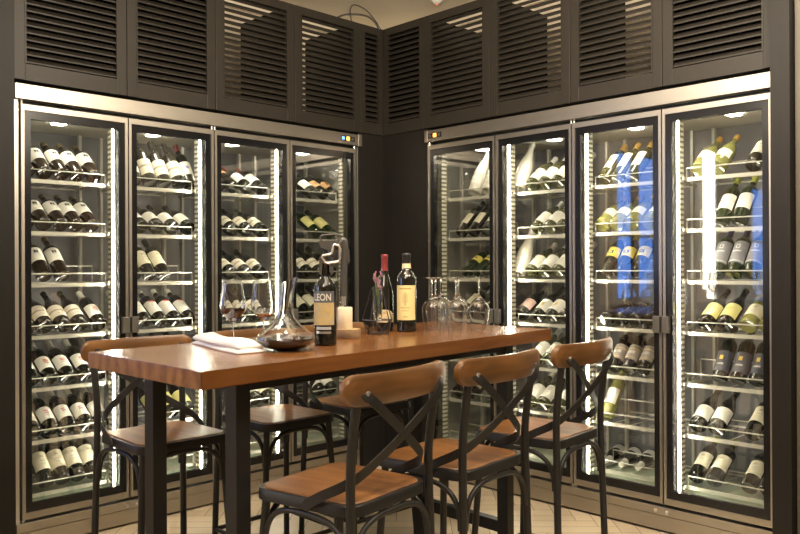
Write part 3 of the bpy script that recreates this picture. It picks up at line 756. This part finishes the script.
def make_stool():
    t = thing('bar_stool', 'stool', 'bar stool')
    SZ = 0.645
    hs = 0.189
    obj('seat', slab(nb(), [rrect(hs - .014, hs - .014, .05, SZ - 0.012, taper=.06), rrect(hs - .014, hs - .014, .05, SZ + 0.002, taper=.06), rrect(hs - .018, hs - .018, .047, SZ + 0.005, taper=.06)]), M['seat'], t, 'all' if False else False)
    # metal rim round the seat
    o0 = rrect(hs, hs, .060, SZ - 0.030, taper=.06); o1 = rrect(hs, hs, .060, SZ - 0.003, taper=.06); o2 = rrect(hs - .003, hs - .003, .058, SZ + 0.001, taper=.06)
    i2 = rrect(hs - .0125, hs - .0125, .051, SZ + 0.001, taper=.06); i0 = rrect(hs - .0125, hs - .0125, .051, SZ - 0.030, taper=.06)
    bm = nb(); rings = [[bm.verts.new(p) for p in o_] for o_ in (o0, o1, o2, i2, i0)]; n = len(o0)
    for A, B in zip(rings, rings[1:] + rings[:1]):
        for j in range(n): bm.faces.new((A[j], A[(j + 1) % n], B[(j + 1) % n], B[j]))
    obj('seat_rim', bm, M['metal'], t, True)
    F = {}
    for s in (-1, 1):
        top = Vector((s * 0.160, 0.150, SZ - 0.030)); bot = Vector((s * 0.195, 0.185, 0.012)); F[(s, 1)] = (top, bot)
        lg = obj('leg', tube(nb(), [bot, top], 0.0125, 12), M['metal'], t, True)
        obj('foot_cap', tube(nb(), [bot + Vector((0, 0, -0.012)), bot + Vector((0, 0, 0.02))], 0.0145, 10), M['black'], lg, True)
        b0 = Vector((s * 0.192, -0.196, 0.012)); m0 = Vector((s * 0.180, -0.180, SZ - 0.02)); t0 = Vector((s * 0.184, -0.2060, 0.930)); F[(s, -1)] = (m0, b0)
        lg = obj('leg', tube(nb(), smoothpath([b0, m0, Vector((s * 0.180, -0.184, 0.78)), t0], 5), 0.0130, 12), M['metal'], t, True)
        obj('foot_cap', tube(nb(), [b0 + Vector((0, 0, -0.012)), b0 + Vector((0, 0, 0.02))], 0.0150, 10), M['black'], lg, True)
    obj('back_rail', curved_rail(), M['rail'], t, True)
    for s in (-1, 1):
        # flat cross band: bolted on the rail at side s, down across, out past the other post, forward to the seat rim
        o_ = -s
        ctrl = [(s * 0.178, -0.2225 - (0.003 if s > 0 else 0), 0.950), (s * 0.135, -0.240 - (0.004 if s > 0 else 0), 0.910), (0, -0.222 - (0.004 if s > 0 else 0), 0.818), (o_ * 0.125, -0.190, 0.733), (o_ * 0.172, -0.150, 0.697), (o_ * 0.193, -0.095, 0.668), (o_ * 0.194, -0.045, 0.640), (o_ * 0.194, -0.030, 0.624)]
        P_ = smoothpath(ctrl, 6); NN = []
        for p in P_:
            f = min(1, max(0, (p.y + 0.205) / 0.09)); f = f * f * (3 - 2 * f)
            NN.append(Vector((o_ * f, -(1 - f), 0.0)).normalized())
        bd = obj('cross_band', band(P_, NN, 0.027, 0.004), M['metal'], t)
        bm = nb(); cyl(bm, (s * 0.166, -0.222, 0.946), (s * 0.166, -0.232, 0.946), 0.008, 10)
        obj('bolt', bm, M['silver'], bd, True)
        bm = nb(); cyl(bm, (s * 0.175, -0.19, 0.955), (s * 0.175, -0.172, 0.955), 0.011, 10)
        obj('rail_bolt', bm, M['metal'], bd, True)
    # arched braces below the seat
    def at(kx, ky, z):
        a, b_ = F[(kx, ky)]; f = (z - b_.z) / (a.z - b_.z); return b_.lerp(a, f)
    for (a, b_) in (((-1, -1), (1, -1)), ((-1, 1), (1, 1)), ((-1, -1), (-1, 1)), ((1, -1), (1, 1))):
        p0, p1 = at(*a, 0.470), at(*b_, 0.470); dirv = (p1 - p0); inset = dirv.normalized() * 0.012
        p0 = p0 + inset; p1 = p1 - inset; pts = []
        n = 26
        for i in range(n + 1):
            u = -1 + 2 * i / n
            uu = math.copysign(abs(math.sin(u * PI / 2)), u)
            h = (1 - abs(uu) ** 3.2) ** (1 / 2.6)
            q = p0.lerp(p1, (uu + 1) / 2)
            pts.append(Vector((q.x, q.y, 0.470 + 0.132 * h)))
        obj('arched_brace', tube(nb(), pts, 0.0085, 10), M['metal'], t, True)
        p0, p1 = at(*a, 0.150), at(*b_, 0.150)
        obj('footrest_bar', tube(nb(), [p0, p1], 0.0095, 10), M['metal'], t, True)
    return t
def copy_tree(o, parent=None):
    c = o.copy(); COL.objects.link(c)
    if parent is not None: c.parent = parent
    for ch in list(o.children): copy_tree(ch, c)
    return c
proto = make_stool(); first = True
ST = [(1.500, 1.762, 9, 'front', 'nearest bar stool, largest in view, its back to the viewer'),
      (1.985, 1.775, 5, 'front', 'middle bar stool in the near row, its back to the viewer'),
      (2.540, 1.820, 6, 'front', 'bar stool at the right end of the near row'),
      (1.478, 2.785, 180, 'rear', 'bar stool behind the left end of the table, facing the viewer'),
      (2.015, 2.800, 180, 'rear', 'middle bar stool of the far row behind the decanter'),
      (2.485, 2.800, 180, 'rear', 'bar stool at the right of the far row, by the room corner')]
for (x, y, a, rw, lab) in ST:
    o = proto if first else copy_tree(proto); first = False
    o.location = (x, y, 0); o.rotation_euler = (0, 0, R(a)); o['label'] = lab; o['category'] = 'bar stool'
    o['group'] = 'cross-back bar stools around the table'

# ---------------------------------------------------------------- things on the table
Z0 = TZ + 0.0004
def wineglass(x, y, h, label, fill=None, upside=False, sc=1.0, group=None):
    rz = 0
    t = thing('wine_glass', label, 'wine glass', (x, y, Z0), 0, group)
    k_ = h / 0.225; q = k_ * sc
    outer = [(0.0365 * q, 0.0), (0.037 * q, 0.0006), (0.0369 * q, 0.0014), (0.036 * q, 0.0018), (0.030 * q, 0.0024), (0.012 * q, 0.0045), (0.0042 * q, 0.010), (0.0036 * q, 0.045 * k_), (0.0040 * q, 0.078 * k_), (0.010 * q, 0.086 * k_),
             (0.028 * q, 0.098 * k_), (0.041 * q, 0.115 * k_), (0.0465 * q, 0.132 * k_), (0.044 * q, 0.160 * k_), (0.039 * q, 0.190 * k_), (0.0352 * q, 0.220 * k_), (0.0346 * q, 0.2243 * k_), (0.0345 * q, 0.225 * k_)]
    inner = [(r - 0.0011, z) for r, z in outer[10:]][::-1]; inner += [(0.0085 * q, 0.0885 * k_), (0, 0.087 * k_)]
    prof = [(0, 0.0)] + outer + inner
    bm = lathe(nb(), prof, 32, capb=False, capt=False)
    if upside: bmesh.ops.transform(bm, matrix=Matrix.Translation((0, 0, h)) @ Matrix.Rotation(PI, 4, 'X'), verts=bm.verts[:])
    obj('glass_body', bm, M['clear'], t, 'all')
    if fill:
        zf = fill * k_; pr = [(0, 0.0885 * k_)]
        for r, z in [(0.0085 * q, 0.089 * k_)] + outer[10:]:
            if z < zf: pr.append((max(0.001, r - 0.0014), z + 0.0004))
        last = [(r, z) for r, z in outer if z < zf][-1]; nxt = [(r, z) for r, z in outer if z >= zf][-0 if False else 0]
        rr = last[0] + (nxt[0] - last[0]) * (zf - last[1]) / (nxt[1] - last[1]) - 0.0014
        pr += [(rr, zf), (0, zf)]
        obj('wine', lathe(nb(), pr, 28, capb=False, capt=False), M['wine_glassful'] if fill > 0.12 else M['wine_pale'], t, True)
    return t
M['wine_glassful'] = basic('red_wine_in_glass', (0.035, 0.003, 0.004), 0.04, coat=0.5)
M['wine_pale'] = thin_glass('wine_residue', (0.80, 0.58, 0.45), 1.33)
wineglass(1.547, 2.412, 0.226, 'left wine glass with red wine in it, behind the napkin', 0.128)
wineglass(1.665, 2.395, 0.226, 'nearly empty upright wine glass beside the decanter', 0.105)
# decanter
t = thing('decanter', 'wide glass decanter with slanted lip and red wine inside', 'decanter', (1.572, 2.134, Z0), 0)
out = [(0.028, 0.000), (0.040, 0.001), (0.070, 0.010), (0.093, 0.024), (0.1000, 0.034), (0.096, 0.046), (0.078, 0.062), (0.052, 0.082), (0.034, 0.104), (0.026, 0.130), (0.0225, 0.160), (0.0235, 0.190), (0.0270, 0.215), (0.0295, 0.2290), (0.0299, 0.2314), (0.0300, 0.232)]
inn = [(r - 0.0020, z + (0.002 if z < 0.03 else 0)) for r, z in out[1:]][::-1] + [(0, 0.004)]
bm = lathe(nb(), [(0, 0.001)] + out + inn, 40, capb=False, capt=False)
sd = Vector((math.cos(R(45.4 - 90)), math.sin(R(45.4 - 90)), 0))     # points right, across the view
for v in bm.verts:
    if v.co.z > 0.12:
        f = (v.co.z - 0.12) / 0.11; side_ = v.co.dot(sd)
        v.co.z += f * f * side_ * 0.42; v.co += sd * 0.012 * f * f
obj('glass_body', bm, M['clear'], t, 'all')
pw = [(0, 0.0045)] + [(r - 0.0028, z + 0.0028) for r, z in out[1:5]] + [(0.0955, 0.0405), (0, 0.0405)]
obj('wine', lathe(nb(), pw, 36, capb=False, capt=False), M['wine'], t, True)

# napkin
t0 = Matrix.Translation((1.452, 2.335, 0))
a_, b_ = Vector((1.530, 2.600)), Vector((1.425, 2.085))
mid = (a_ + b_) / 2; an = math.atan2(b_.y - a_.y, b_.x - a_.x)
t = thing('napkin', 'folded white cloth napkin near the left end of the table', 'napkin', (mid.x, mid.y, Z0), an)
def cloth(x0, x1, y0, y1, z0, z1, ph):
    bm = nb(); nx, ny = 26, 8; g = []
    for s in (0, 1):
        for i in range(nx + 1):
            for j in range(ny + 1):
                u, v = i / nx, j / ny; e = min(1, min(u, 1 - u) * 9, ) * min(1, min(v, 1 - v) * 5)
                z = z0 if s == 0 else z0 + (z1 - z0) * (0.30 + 0.70 * math.sqrt(max(e, 0))) * (0.9 + 0.12 * math.sin(u * 7 + ph) + 0.05 * math.sin(v * 9 + u * 11))
                g.append(bm.verts.new((x0 + (x1 - x0) * u + 0.006 * math.sin(v * 5 + ph), y0 + (y1 - y0) * v + 0.004 * math.sin(u * 6 + ph), z)))
    def I(s, i, j): return g[s * (nx + 1) * (ny + 1) + i * (ny + 1) + j]
    for s in (0, 1):
        for i in range(nx):
            for j in range(ny): bm.faces.new((I(s, i, j), I(s, i + 1, j), I(s, i + 1, j + 1), I(s, i, j + 1)))
    for i in range(nx):
        for j in (0, ny): bm.faces.new((I(0, i, j), I(0, i + 1, j), I(1, i + 1, j), I(1, i, j)))
    for j in range(ny):
        for i in (0, nx): bm.faces.new((I(0, i, j), I(0, i, j + 1), I(1, i, j + 1), I(1, i, j)))
    return bm
obj('lower_fold', cloth(-0.215, 0.222, -0.052, 0.050, 0.0, 0.018, 0.3), M['linen'], t, 'all')
obj('upper_fold', cloth(-0.235, 0.205, -0.046, 0.040, 0.015, 0.040, 1.7), M['linen'], t, 'all')

# opened bottle with lettered label and a needle preserver on its neck
VR = math.atan2(2.17, 1.77)                     # heading of the view to this bottle
def table_bottle(name, label, x, y, shape, glass, h, cap, capz, wid=1.0):
    t = thing(name, label, 'wine bottle', (x, y, Z0), math.atan2(y, x) - PI / 2)
    k_ = h / 0.300
    prof = [(r * wid, z * k_) for r, z in SH[shape]]
    obj('glass_body', lathe(nb(), prof, 36, capb=False, capt=False), M[glass], t, True)
    rr = max(r for r, z in prof)
    if cap:
        cz = capz * k_
        cp = [(r + 0.0009, z) for r, z in prof if z >= cz and r > 0]
        for (ra, za), (rb, zb_) in zip(prof, prof[1:]):
            if za <= cz < zb_: cp.insert(0, (ra + (rb - ra) * (cz - za) / (zb_ - za) + 0.0009, cz)); break
        cp.append((0, cp[-1][1] + 0.001))
        obj('capsule', lathe(nb(), cp, 24, capb=False, capt=False), M[cap], t, True)
    return t, rr, k_
SH['tall'] = [(0.0, 0.004), (0.020, 0.003), (0.034, 0), (0.0375, 0.004), (0.0375, 0.198), (0.036, 0.209), (0.029, 0.222), (0.018, 0.234), (0.0150, 0.243), (0.0145, 0.285), (0.0165, 0.288), (0.0165, 0.296), (0.0145, 0.300), (0, 0.300)]
t, rr, k_ = table_bottle('wine_bottle', 'dark open bottle with EON lettering on its label, preserver on its neck', 1.770, 2.170, 'tall', 'bottle_dark', 0.300, None, 0, 1.05)
mg = NT('mosaic_label'); tc = mg.node('ShaderNodeTexCoord'); vo_ = mg.node('ShaderNodeTexVoronoi'); vo_.inputs['Scale'].default_value = 90
mg.link(tc.outputs['Object'], vo_.inputs['Vector'])
rp = mg.node('ShaderNodeValToRGB'); rp.color_ramp.elements[0].color = (0.52, 0.36, 0.16, 1); rp.color_ramp.elements[1].color = (0.42, 0.40, 0.33, 1)
e_ = rp.color_ramp.elements.new(0.5); e_.color = (0.62, 0.46, 0.20, 1)
mg.link(vo_.outputs['Color'], rp.inputs[0]); mg.link(rp.outputs[0], mg.b.inputs['Base Color'])
lb = obj('bottle_label', label_mesh(rr + 0.0008, 0.072, 0.150, R(72)), mg.m, t, True)
lb.rotation_euler = (0, 0, R(-22))
for (z0_, z1_, mt) in ((0.150, 0.190, M['cap_darkgrey'] if 'cap_darkgrey' in M else basic('slate_label', (0.10, 0.11, 0.12), 0.5)), (0.056, 0.066, basic('label_strip', (0.45, 0.46, 0.47), 0.5)), (0.042, 0.050, M['silver'])):
    q = obj('label_band', label_mesh(rr + 0.0008, z0_, z1_, R(72 if z0_ > 0.1 else 40)), mt, t, True); q.rotation_euler = (0, 0, R(-22 if z0_ > 0.1 else -10))
def lettering(text, size, r, z, a0, mat, parent, sx=1.0):
    cu = bpy.data.curves.new('lettering', 'FONT'); cu.body = text; cu.size = size; cu.resolution_u = 3; cu.align_x = 'CENTER'; cu.offset = size * 0.02
    tmp = bpy.data.objects.new('lettering_src', cu); COL.objects.link(tmp)
    bpy.context.view_layer.update()
    me = bpy.data.meshes.new_from_object(tmp.evaluated_get(bpy.context.evaluated_depsgraph_get()))
    bm = nb(); bm.from_mesh(me); bmesh.ops.triangulate(bm, faces=bm.faces[:])
    bmesh.ops.subdivide_edges(bm, edges=[e for e in bm.edges if e.calc_length() > size * 0.2], cuts=2)
    for v in bm.verts:
        a = -PI / 2 + a0 + v.co.x * sx / r; v.co = Vector((r * math.cos(a), r * math.sin(a), z + v.co.y))
    bpy.data.objects.remove(tmp)
    return obj('lettering', bm, mat, parent)
lettering('LEON', 0.034, rr + 0.0016, 0.1575, R(-17), M['cap_white'], t, 0.78)

# needle preserver clamped on the neck, drawn in the plane across the view
px = 1 / 292.5
t = thing('wine_preserver', 'grey needle wine preserver with silver clamp on the open bottle', 'wine preserver', (1.770, 2.170, Z0 + 0.245), VR - PI / 2)
def U(x, y, d=0.0): return Vector(((x - 325.5) * px, d, (275.0 - y) * px))
def plate(pts, d0_, d1_):
    bm = nb(); A = [bm.verts.new(U(x, y, d0_)) for x, y in pts]; B = [bm.verts.new(U(x, y, d1_)) for x, y in pts]; n = len(pts)
    bm.faces.new(A); bm.faces.new(B[::-1])
    for j in range(n): bm.faces.new((A[j], B[j], B[(j + 1) % n], A[(j + 1) % n]))
    bmesh.ops.bevel(bm, geom=bm.edges[:], offset=0.0015, segments=2, affect='EDGES')
    return bm
obj('body', plate([(318.5, 240.0), (336, 239.0), (339, 246), (334, 252), (328, 250), (321, 246)], -0.014, 0.014), M['opener'], t)
obj('neck_jaw', plate([(319.5, 256), (334.5, 256), (334, 274), (331, 275), (330.5, 262), (322.5, 262), (322, 275), (319.5, 274)], -0.019, 0.019), M['opener'], t)
obj('needle_guide', tube(nb(), [U(326, 248), U(326, 259)], 0.008, 12), M['black'], t, True)
ringp = [(321.4, 255.2), (332.4, 253.2), (334.2, 243.4), (340.4, 244.8), (340.8, 260.6), (326.3, 263.0)]
bm = nb(); pts = []
for i in range(6):
    a, b_ = Vector(ringp[i]), Vector(ringp[(i + 1) % 6]); a0, a1 = a.lerp(b_, 0.15), a.lerp(b_, 0.85); pts += [U(a0.x, a0.y, -0.020), U(a1.x, a1.y, -0.020)]
tube(bm, pts, 0.0052, 8, closed=True)
cl = obj('clamp', bm, M['silver'], t, True)
obj('clamp_inset', plate([(325, 256.5), (336, 255.5), (337, 248), (338, 259), (327, 260.5)], -0.019, -0.012), M['black'], cl)
bm = nb(); tube(bm, smoothpath([U(340.5, 243), U(344.2, 239), U(346, 246), U(344.8, 262), U(344.2, 280), U(343.8, 297)], 5), 0.0120, 14)
col_ = obj('capsule_handle', bm, M['opener'], t, True)
obj('handle_ring', tube(nb(), [U(343.8, 297), U(343.7, 299)], 0.0128, 14), M['silver'], col_, True)
obj('handle_tip', tube(nb(), [U(343.7, 299), U(343.6, 306.5)], 0.0105, 14), M['silver'], t, True)
obj('side_fin', plate([(346, 243), (350.5, 249), (351, 261), (349, 264), (348, 252), (345, 246)], -0.006, 0.006), M['opener'], col_)
obj('lever', tube(nb(), smoothpath([U(336, 240), U(341.5, 236), U(340, 233), U(329, 233), U(321.5, 234.5), U(321, 238), U(324, 241)], 5), 0.0028, 8), M['opener'], t, True)
obj('bridge', plate([(334, 241), (343, 240), (344, 246), (336, 250)], -0.010, 0.010), M['opener'], t)

# candle on a slice of log
t = thing('log_slice', 'round slice of bark-edged log under the candle', 'log slice', (2.008, 2.322, Z0))
bm = nb(); pr = []
lathe(bm, [(0.047, 0), (0.0485, 0.004), (0.0485, 0.030), (0.047, 0.034)], 28)
for v in bm.verts: a = math.atan2(v.co.y, v.co.x); v.co.xy = v.co.xy * (1 + 0.03 * math.sin(3 * a) + 0.015 * math.sin(8 * a))
obj('bark_edge', bm, M['bark'], t, True)
bm = nb(); lathe(bm, [(0.0445, 0.033), (0.0445, 0.0350)], 28); obj('cut_face', bm, M['slice'], t)
t = thing('candle', 'cream pillar candle with a dark wick on the log slice', 'candle', (1.998, 2.330, Z0 + 0.0352))
obj('wax', lathe(nb(), [(0.028, 0), (0.029, 0.002), (0.029, 0.080), (0.027, 0.084), (0.022, 0.081), (0, 0.079)], 28), M['wax'], t, True)
obj('wick', tube(nb(), [(0, 0, 0.078), (0.001, 0, 0.088)], 0.0012, 6), M['black'], t)

# geometric wire holder with glass tube and pink flowers
hx, hy = 2.205, 2.366
t = thing('wire_vase_holder', 'black geometric wire holder around the tube vase', 'vase holder', (hx, hy, Z0), R(20))
def ngon(r, z, n=5, a0=0): return [Vector((r * math.cos(2 * PI * i / n + a0), r * math.sin(2 * PI * i / n + a0), z)) for i in range(n)]
A = ngon(0.044, 0.003); B = ngon(0.064, 0.058, a0=PI / 5); Cc = ngon(0.024, 0.188, a0=PI / 5)
bm = nb()
for Q in (A, B, Cc):
    for i in range(5): tube(bm, [Q[i], Q[(i + 1) % 5]], 0.0022, 6)
for i in range(5):
    tube(bm, [A[i], B[i]], 0.0022, 6); tube(bm, [A[(i + 1) % 5], B[i]], 0.0022, 6); tube(bm, [B[i], Cc[i]], 0.0022, 6)
obj('wire_frame', bm, M['black'], t, True)
t = thing('tube_vase', 'slim glass tube vase hanging in the wire holder', 'vase', (hx, hy, Z0 + 0.056))
obj('glass_tube', lathe(nb(), [(0, 0), (0.012, 0.002), (0.017, 0.012), (0.0195, 0.06), (0.0205, 0.134), (0.0225, 0.138), (0.0190, 0.138), (0.0180, 0.06), (0.015, 0.012), (0, 0.006)], 24, capb=False, capt=False), M['water'], t, True)
t = thing('flower_sprig', 'small sprig of pink flowers in the tube vase', 'flowers', (hx, hy, Z0 + 0.075))
bm = nb(); bf = nb()
for i in range(9):
    a = i * 2.4; r_ = 0.006 + 0.011 * ((i * 7) % 5) / 5; top = Vector((r_ * 1.3 * math.cos(a), r_ * 1.3 * math.sin(a), 0.135 + 0.060 * ((i * 3) % 7) / 7))
    tube(bm, smoothpath([(0, 0, 0), (top.x * 0.3, top.y * 0.3, 0.08), top], 3), 0.0011, 5)
    for j in range(4):
        c = top + Vector((0.004 * math.cos(j * 1.9), 0.004 * math.sin(j * 1.9), -0.008 * j))
        r2 = bmesh.ops.create_icosphere(bf, subdivisions=1, radius=0.0030)
        bmesh.ops.transform(bf, matrix=Matrix.Translation(c) @ Matrix.Diagonal((1, 1, 1.5, 1)), verts=r2['verts'])
obj('stems', bm, M['stem'], t); q = obj('blossom', bf, M['pink'], t, True)

# two full bottles behind the holder
t, rr, k_ = table_bottle('wine_bottle', 'dark burgundy-shaped bottle with red capsule behind the wire holder', 2.343, 2.470, 'burgundy', 'bottle_dark', 0.328, 'cap_red', 0.235, 0.93)
lb = obj('bottle_label', label_mesh(rr + 0.0008, 0.038, 0.068, R(78)), labelm('tan', (0.66, 0.54, 0.32), [(0.35, 0.65, 0.35, 0.42, (0.45, 0.33, 0.18))]), t, True)
bm = label_mesh(rr + 0.0009, 0.066, 0.092, R(62))
for v in bm.verts:
    if v.co.z > 0.07:
        u = abs(math.atan2(v.co.x, -v.co.y)) / R(62); v.co.z = 0.0665 + 0.026 * math.sqrt(max(0, 1 - u * u))
obj('label_arch', bm, labelm('tan_arch', (0.66, 0.54, 0.32), [(0.38, 0.62, 0.3, 0.7, (0.50, 0.38, 0.2))]), t, True)
t, rr, k_ = table_bottle('wine_bottle', 'tall dark bottle with large yellow-cream label and paper neck band', 2.385, 2.379, 'tall', 'bottle_dark', 0.332, 'cap_black', 0.250, 1.10)
lb = obj('bottle_label', label_mesh(rr + 0.0008, 0.050, 0.196, R(66)), labelm('parchment', (0.70, 0.58, 0.26), [(0.22, 0.78, 0.885, 0.925, (0.42, 0.30, 0.10)), (0.38, 0.62, 0.50, 0.74, (0.56, 0.45, 0.20)), (0.46, 0.54, 0.42, 0.80, (0.48, 0.37, 0.15)), (0.30, 0.70, 0.34, 0.37, (0.45, 0.33, 0.12)), (0.34, 0.66, 0.26, 0.28, (0.45, 0.33, 0.12)), (0.40, 0.60, 0.08, 0.11, (0.42, 0.30, 0.10))]), t, True)
lb.rotation_euler = (0, 0, R(-8))
nbm = lathe(nb(), [(0.0195, 0.268), (0.0178, 0.288)], 20, capb=False, capt=False)
obj('neck_band', nbm, M['cap_paper'] if 'cap_paper' in M else basic('paper_band', (0.66, 0.56, 0.34), 0.6), t, True)

# six wine glasses upside down
for j, (x, y, lab) in enumerate([
    (2.473, 2.313, 'leftmost upside-down wine glass in the front of the cluster'),
    (2.580, 2.392, 'upside-down wine glass just behind the leftmost one'),
    (2.700, 2.470, 'rearmost upside-down wine glass on the left of the cluster'),
    (2.555, 2.250, 'upside-down wine glass in the front middle of the cluster'),
    (2.690, 2.352, 'upside-down wine glass behind the front middle one'),
    (2.628, 2.182, 'rightmost upside-down wine glass, near the table edge')]):
    wineglass(x, y, 0.228, lab, None, True, 0.97, 'upside-down wine glasses on the table')

# ---------------------------------------------------------------- ceiling bits
t = thing('ceiling_sensor', 'small round white sensor on the ceiling above the corner', 'sensor', (3.93, 3.62, CZ))
obj('sensor_base', lathe(nb(), [(0.055, -0.012), (0.060, -0.006), (0.060, 0)], 24), M['white_plastic'], t, True)
obj('sensor_dome', lathe(nb(), [(0, -0.045), (0.022, -0.040), (0.036, -0.024), (0.038, -0.012)], 24, capb=False), M['white_plastic'], t, True)
obj('indicator_light', bx(-0.004, 0.004, -0.004, 0.004, -0.049, -0.044), M['red_dot'], t)
bm = nb(); tube(bm, smoothpath([(3.30, 4.00, 2.86), (3.45, 4.02, 2.96), (3.75, 4.12, 3.04), (4.00, 4.28, 3.055), (4.12, 4.40, 3.05)], 6), 0.007, 8)
tag(obj('ceiling_cable', bm, M['cable'], None, True), 'thick dark cable running along the top of the left cabinets', 'cable')
bm = nb(); tube(bm, smoothpath([(3.48, 3.95, 2.83), (3.47, 3.98, 2.98), (3.55, 4.02, 3.05), (3.75, 4.10, 3.06), (3.95, 4.18, 2.99), (4.02, 4.22, 2.93)], 6), 0.004, 8)
tag(obj('looped_cable', bm, M['cable'], None, True), 'thin cable looping up over the corner cabinets', 'cable')
